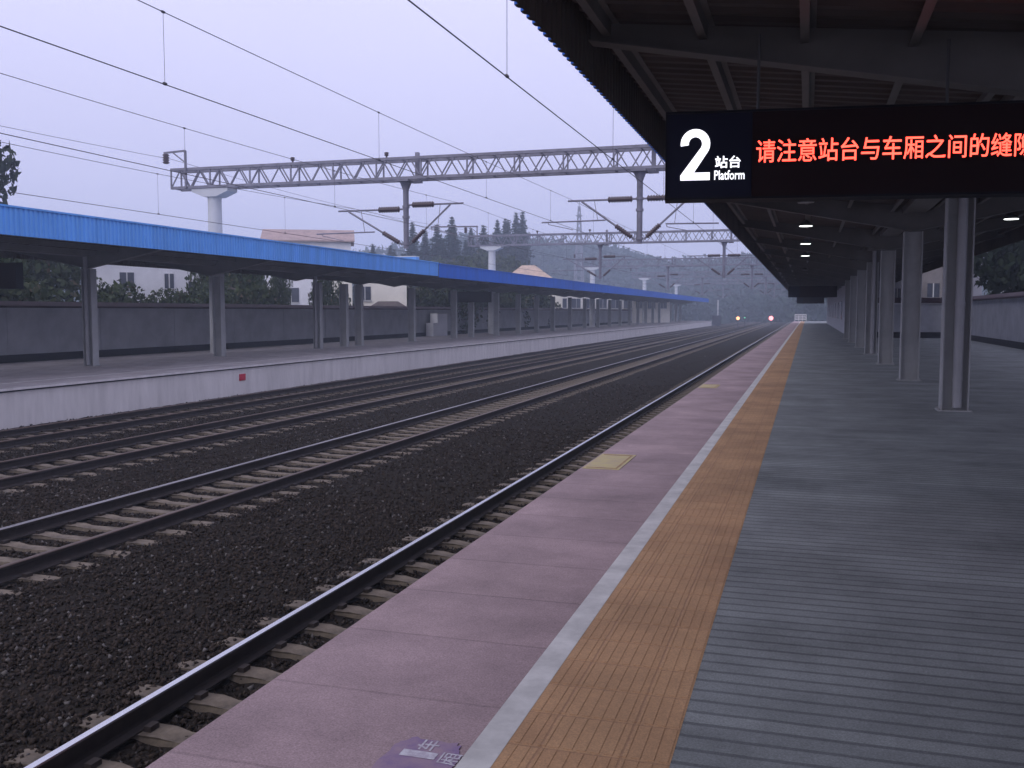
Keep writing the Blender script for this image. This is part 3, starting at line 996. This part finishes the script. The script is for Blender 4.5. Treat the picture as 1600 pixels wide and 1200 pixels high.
gable_house('house', 'house with pink tiled hip roof behind the second gantry post', (-36.0, 125, 0), rad(17), 9.0, 9, 5.0, 2.9, M_CREAM, M_ROOFT,
            [(-2, 2.2, 1.4, 1.5), (2, 2.2, 1.4, 1.5)], hip=3.6)
gable_house('house', 'low white block with rows of windows seen beneath the deep blue canopy', (-36.5, 150, 0), rad(60), 52, 8, 4.6, 0, M_CREAM, M_FRAME,
            [(-24 + 3.2 * k, 2.2, 2.0, 1.5) for k in range(16)])
gable_house('house', 'tan brick house with dark window behind the cross wall', (9.0, 79.5, 0), rad(-6), 3.6, 5, 5.6, 0, M_BRICK, M_FRAME,
            [(.1, 2.7, .85, 1.05)])
gable_house('house', 'tall grey house edge standing at right behind the wall and columns', (12.55, 84.0, 0), rad(-9), 1.2, 8, 8.5, 0, M_GREYH, M_FRAME, [(-.3, 3.0, .3, .9)])
gable_house('house', 'distant grey house glimpsed between two columns at right', (6.3, 85.0, 0), rad(-4), 2.4, 5, 5.2, 0, M_GREYH, M_FRAME, [(.7, 2.6, .5, .9)])
gable_house('shed', 'small white shed with pointed roof showing over the right wall', (11.35, 62.5, 0), rad(-10), .9, 1.5, 2.55, .45, M_WHITEW, M_FRAME, [], over=.08)

# lattice radio mast on the far hill
t = MB()
for s in ((-1, -1), (1, -1), (1, 1), (-1, 1)):
    t.bar((s[0] * 1.3, s[1] * 1.3, 0), (s[0] * .25, s[1] * .25, 24), .22, .22)
for k in range(12):
    z0 = 2 * k; z1 = 2 * k + 2; w0 = 1.3 - 1.05 * z0 / 24; w1 = 1.3 - 1.05 * z1 / 24
    for s in (-1, 1):
        t.bar((-w0, s * w0, z0), (w1, s * w1, z1), .12, .12); t.bar((w0, s * w0, z0), (-w1, s * w1, z1), .12, .12)
        t.bar((s * w0, -w0, z0), (s * w1, w1, z1), .12, .12)
t.box(-.9, .9, -.9, .9, 21, 21.2); t.bar((0, 0, 24), (0, 0, 26), .15, .15)
tag(t.build('lattice_mast', M_TRUSS, None, (-68, 292, 10.0)), 'faint lattice mast standing on the hazy hill', 'mast')

# ---------------------------------------------------------------- trees and shrubs


def leaf_cloud(name, centres, radii, n, size, material, squash=.8, rng=None):
    """many leaf-clump triangles spread through the clump volumes"""
    rng = rng or RNG
    C = np.array(centres, float); Rr = np.array(radii, float)
    w = Rr ** 2; w /= w.sum()
    k = rng.choice(len(C), n, p=w)
    d = rng.normal(size=(n, 3)); d /= np.linalg.norm(d, axis=1)[:, None]
    r = Rr[k] * rng.uniform(.35, 1.12, n) ** .6
    P = C[k] + d * r[:, None] * np.array([1, 1, squash])
    s = size * rng.uniform(.5, 1.5, n)
    a = rng.normal(size=(n, 3)); a /= np.linalg.norm(a, axis=1)[:, None]
    b = np.cross(a, rng.normal(size=(n, 3))); b /= np.linalg.norm(b, axis=1)[:, None]
    V = np.stack([P + a * s[:, None], P + b * s[:, None] * .55, P - a * s[:, None], P - b * s[:, None] * .55], 1)
    F = np.arange(4 * n).reshape(n, 4)
    return np_mesh(name, V.reshape(-1, 3), F, material, 4)


def broad_mesh(h, w, seed, n=2600, size=.15, material=None, low=.15):
    rng = np.random.default_rng(seed)
    cs = []; rs = []
    for k in range(22):
        z = h * rng.uniform(low + .08, .92)
        f = math.sin(math.pi * min(1, max(.12, (z / h - low) / (1 - low) * .82 + .14)))
        a = rng.uniform(0, 6.28); rr = w * .5 * f * rng.uniform(.25, .95)
        cs.append((rr * math.cos(a), rr * math.sin(a), z)); rs.append(w * rng.uniform(.14, .27))
    crown = leaf_cloud('crown', cs, rs, n, size, material or M_BUSH, .75, rng)
    m = MB()
    m.tube([(0, 0, -.3), (.03 * h, .01 * h, h * .35), (.0, .03 * h, h * .75)], [.035 * h, .026 * h, .008 * h], 7)
    for k in range(7):
        z = h * (.25 + .08 * k); c = cs[k]
        m.tube([(0.01 * h, 0, z), (c[0] * .5, c[1] * .5, (z + c[2]) / 2 + .05 * h), c], [.016 * h, .01 * h, .004 * h], 5)
    return crown, m.data('trunk', M_BARK)


def conifer_mesh(h, w, seed, n_lv=44):
    rng = np.random.default_rng(seed)
    V = []; F = []

    def quad(a, b, c, d):
        o = len(V); V.extend([a, b, c, d]); F.append((o, o + 1, o + 2, o + 3))
    for i in range(n_lv):
        u = i / (n_lv - 1)
        z = h * (.08 + .92 * u)
        R = w / 2 * (1 - u) ** .8 * rng.uniform(.6, 1.15) + .10
        nb = max(4, int(11 * (1 - u * .6)))
        for k in range(nb):
            a = 2 * math.pi * (k + rng.uniform(-.3, .3)) / nb + i
            L = R * rng.uniform(.7, 1.15)
            ca, sa = math.cos(a), math.sin(a)
            for j in range(4):
                t0 = j / 4; t1 = (j + 1.25) / 4
                wd = (.32 - .20 * t0) * w / 4 * rng.uniform(.7, 1.3)
                p0 = np.array((ca * L * t0, sa * L * t0, z - .24 * L * t0 + .08 * L * t0 * t0))
                p1 = np.array((ca * L * t1, sa * L * t1, z - .24 * L * t1 + .10 * L * t1 * t1 + rng.uniform(-.1, .1)))
                sd = np.array((-sa, ca, rng.uniform(-.5, .5))) * wd
                quad(p0 - sd * .5, (p0 + p1) / 2 - sd, p1, (p0 + p1) / 2 + sd)
                quad(p0, (p0 + p1) / 2 + np.array((0, 0, wd * .6)), p1, (p0 + p1) / 2 - np.array((0, 0, wd * .8)))
    crown = np_mesh('crown', np.array(V), np.array(F), M_CONIF, 4)
    m = MB().tube([(0, 0, -.3), (0, 0, h * .5), (0, 0, h * .97)], [.018 * h, .011 * h, .003 * h], 7)
    return crown, m.data('trunk', M_BARK)


def plant(name, meshes, loc, rz, sc, label, cat, group=None):
    t = empty(name, loc, rz); t.scale = sc
    tag(t, label, cat, group)
    link('crown', meshes[0], t); link('trunk', meshes[1], t)
    return t


CON = [conifer_mesh(12, 4.2, 30 + s) for s in range(4)]
cx_ = [(-67.5, 143, 12.6), (-65.5, 147, 12.0), (-61.8, 146, 15.9), (-60.8, 149, 14.9), (-58.3, 148, 15.6), (-57.2, 152, 17.0), (-55.6, 149, 15.2),
       (-54.2, 153, 15.4), (-53.0, 150, 14.4), (-51.6, 152, 15.6), (-50.2, 151, 13.2), (-63.6, 150, 13.6), (-59.6, 153, 14.4), (-52.4, 156, 14.2),
       (-64.6, 143.5, 12.4), (-56.4, 146, 13.4), (-48.8, 153, 12.2), (-69.2, 141, 11.2), (-62.6, 144, 11.0), (-60.0, 144, 11.5), (-58.0, 145, 11.8), (-54.6, 146, 11.4), (-52.6, 147, 11.6), (-50.4, 148, 10.8), (-56.2, 156, 13.8), (-66.6, 142, 9.8)]
for i, (x, y, h) in enumerate(cx_):
    s = h / 12.0 * 1.1
    wd = 1.3 * random.uniform(.85, 1.1)
    plant('conifer_tree', CON[i % 4], (x, y, -1.5), i * 1.3, (s * wd, s * wd, s),
          'dark pointed conifer in the wood behind the blue canopies', 'tree', 'dark conifers behind the canopies')
for i, (x, y, h) in enumerate([(-58.6, 181, 18.6), (-57.3, 182, 19.0), (-56.2, 180.5, 18.6), (-54.9, 181.5, 20.0), (-53.9, 182.5, 20.2), (-57.9, 184, 17.4), (-53.1, 181, 17.0)]):
    s = (h + 2.2) / 12.0
    plant('conifer_tree', CON[(i + 1) % 4], (x, y, -1.5), i * 2.1, (s * 1.15, s * 1.15, s),
          'tall dark conifer in the clump over the second gantry post', 'tree', 'tall conifer clump over second gantry post')

BR = [broad_mesh(4.6, 5.2, 50 + s, 5200, .14) for s in range(4)]
BRD = [broad_mesh(7.0, 6.4, 70 + s, 15000, .16, M_DKLEAF) for s in range(2)]
sh = [(-33.5, 18, 5.2), (-35.5, 22, 5.6), (-33, 26.5, 5.0), (-36.5, 30, 5.4), (-33.8, 32.8, 4.4), (-37, 37, 4.2), (-33.6, 38.5, 3.3), (-34.4, 42.2, 2.9), (-33.4, 45.2, 3.0),
      (-33, 48.6, 2.8), (-34.6, 52.5, 4.9, .7), (-33.6, 53.6, 4.8, .6), (-34.4, 58.2, 5.0, .26), (-33.0, 61.8, 4.6, .36), (-33.2, 63.9, 4.2, .30), (-32.6, 66.5, 2.2, .5), (-33.6, 57.0, 2.2, .6), (-31.2, 78.5, 4.8), (-32.5, 82.5, 5.2),
      (-31.6, 87, 5.4), (-33, 92, 5.2), (-31.5, 97, 4.6), (-33.5, 103, 5.3), (-32, 110, 5.2), (-33, 117, 4.6), (-43, 118, 8.0), (-46, 112, 7.5), (-41, 132, 8.5), (-36.5, 15, 6), (-38, 25, 6), (-39, 33, 6), (-40, 42, 5.2), (-37.5, 55, 5.5, .55), (-46, 138, 10), (-52, 139, 10)]
for i, q_ in enumerate(sh):
    x, y, h = q_[:3]; wf = q_[3] if len(q_) > 3 else 1.0
    s = (h + 1.2) / 4.6
    plant('shrub', BR[i % 4], (x, y, -1.4), i * 1.7, (wf * s * random.uniform(.85, 1.05), wf * s * random.uniform(.85, 1.05), s),
          'leafy dark green shrub growing behind the opposite platform wall', 'shrub', 'shrubs behind the opposite wall')
plant('broadleaf_tree', BRD[0], (-45.4, 41.9, -1.5), .6, (1.25, 1.25, 1.86), 'dark tree at the left photo border rising above the light blue canopy', 'tree')
plant('broadleaf_tree', BRD[1], (13.7, 58.0, -1.2), 1.0, (1.3, 1.3, 1.6), 'large dark tree over the right wall under the canopy edge', 'tree')
plant('broadleaf_tree', BRD[0], (13.6, 50.0, -1.2), 2.0, (1.2, 1.2, 1.45), 'dark tree at the right photo border behind the pale wall', 'tree')
plant('shrub', BR[1], (11.4, 70.0, -1.2), 2.6, (.5, .5, .85), 'small leafy shrub before the tall grey house at right', 'shrub')

# ---------------------------------------------------------------- hills and far forest
RIDGE = [(-420, 150, 6), (-330, 215, 8), (-260, 270, 10), (-205, 322, 14), (-160, 368, 25), (-120, 392, 29), (-90, 398, 25), (-71, 402, 20), (-56, 402, 17.0),
         (-42, 404, 16.5), (-28, 404, 18.5), (-14, 404, 19.5), (4, 404, 17), (40, 400, 14), (120, 390, 18), (220, 370, 20)]
rx = np.array(RIDGE, float)
us = np.linspace(0, len(rx) - 1, 150)
RX = np.stack([np.interp(us, np.arange(len(rx)), rx[:, i]) for i in range(3)], 1)
dirs = RX[:, :2] / np.linalg.norm(RX[:, :2], axis=1)[:, None]
ts = np.linspace(-1, 1, 25)
V = []
for tt in ts:
    off = tt * 115
    hh = np.cos(tt * math.pi / 2) ** 1.3
    V.append(np.concatenate([RX[:, :2] + dirs * off, (RX[:, 2] * hh - 1.9 + (np.sin(us * 3.1 + tt * 5) * .8 * hh))[:, None]], 1))
V = np.array(V); ny, nx = V.shape[:2]
idx = np.arange(nx * ny).reshape(ny, nx)
F = np.stack([idx[:-1, :-1], idx[:-1, 1:], idx[1:, 1:], idx[1:, :-1]], -1).reshape(-1, 4)
tag(link('hills', np_mesh('hills', V.reshape(-1, 3), F, M_GROUND, 4)), kind='structure')


def forest():
    """distant wood as one mass: thousands of small spiky and rounded crowns on the slope"""
    n = 5200
    ui = RNG.uniform(0, nx - 1.01, n); ti = RNG.uniform(0, 13.5, n)
    P = V[ti.astype(int), ui.astype(int)] + RNG.uniform(-2.2, 2.2, (n, 3)) * np.array([1, 1, 0])
    Vs = []; Fs = []; o = 0
    for q in P:
        pointed = RNG.random() < .5
        h = RNG.uniform(5, 8.5); w = h * (RNG.uniform(.22, .34) if pointed else RNG.uniform(.35, .5))
        m = 26
        z = RNG.uniform(0, 1, m)
        r = w * ((1 - z) ** .8 if pointed else np.sin(np.pi * (z * .8 + .15))) * RNG.uniform(.5, 1.1, m)
        a = RNG.uniform(0, 6.28, m)
        c = np.stack([q[0] + r * np.cos(a), q[1] + r * np.sin(a), q[2] + z * h], 1)
        d1 = RNG.normal(size=(m, 3)) * .75; d2 = RNG.normal(size=(m, 3)) * .75
        Vs.append(np.stack([c + d1, c + d2, c - d1 * .8], 1).reshape(-1, 3)); Fs.append(np.arange(3 * m).reshape(m, 3) + o); o += 3 * m
    me = np_mesh('forest', np.concatenate(Vs), np.concatenate(Fs), M_FOREST, 3)
    tag(link('forest', me), 'hazy blue-green wood covering the far hillside', 'forest', kind='stuff')


forest()

# ---------------------------------------------------------------- haze
hz = MB().box(-720, 720, -80, 760, -3.0, 60.0)
hm = bpy.data.materials.new('haze'); hm.use_nodes = True
hn = hm.node_tree.nodes; hl = hm.node_tree.links
hn.remove(hn['Principled BSDF'])
pv = hn.new('ShaderNodeVolumePrincipled')
pv.inputs['Color'].default_value = (.74, .85, 1.0, 1)
pv.inputs['Density'].default_value = 0.0016
hl.new(pv.outputs[0], hn['Material Output'].inputs['Volume'])
ho = hz.build('haze', hm); tag(ho, 'thin bluish evening haze over the whole station', 'haze', kind='stuff')
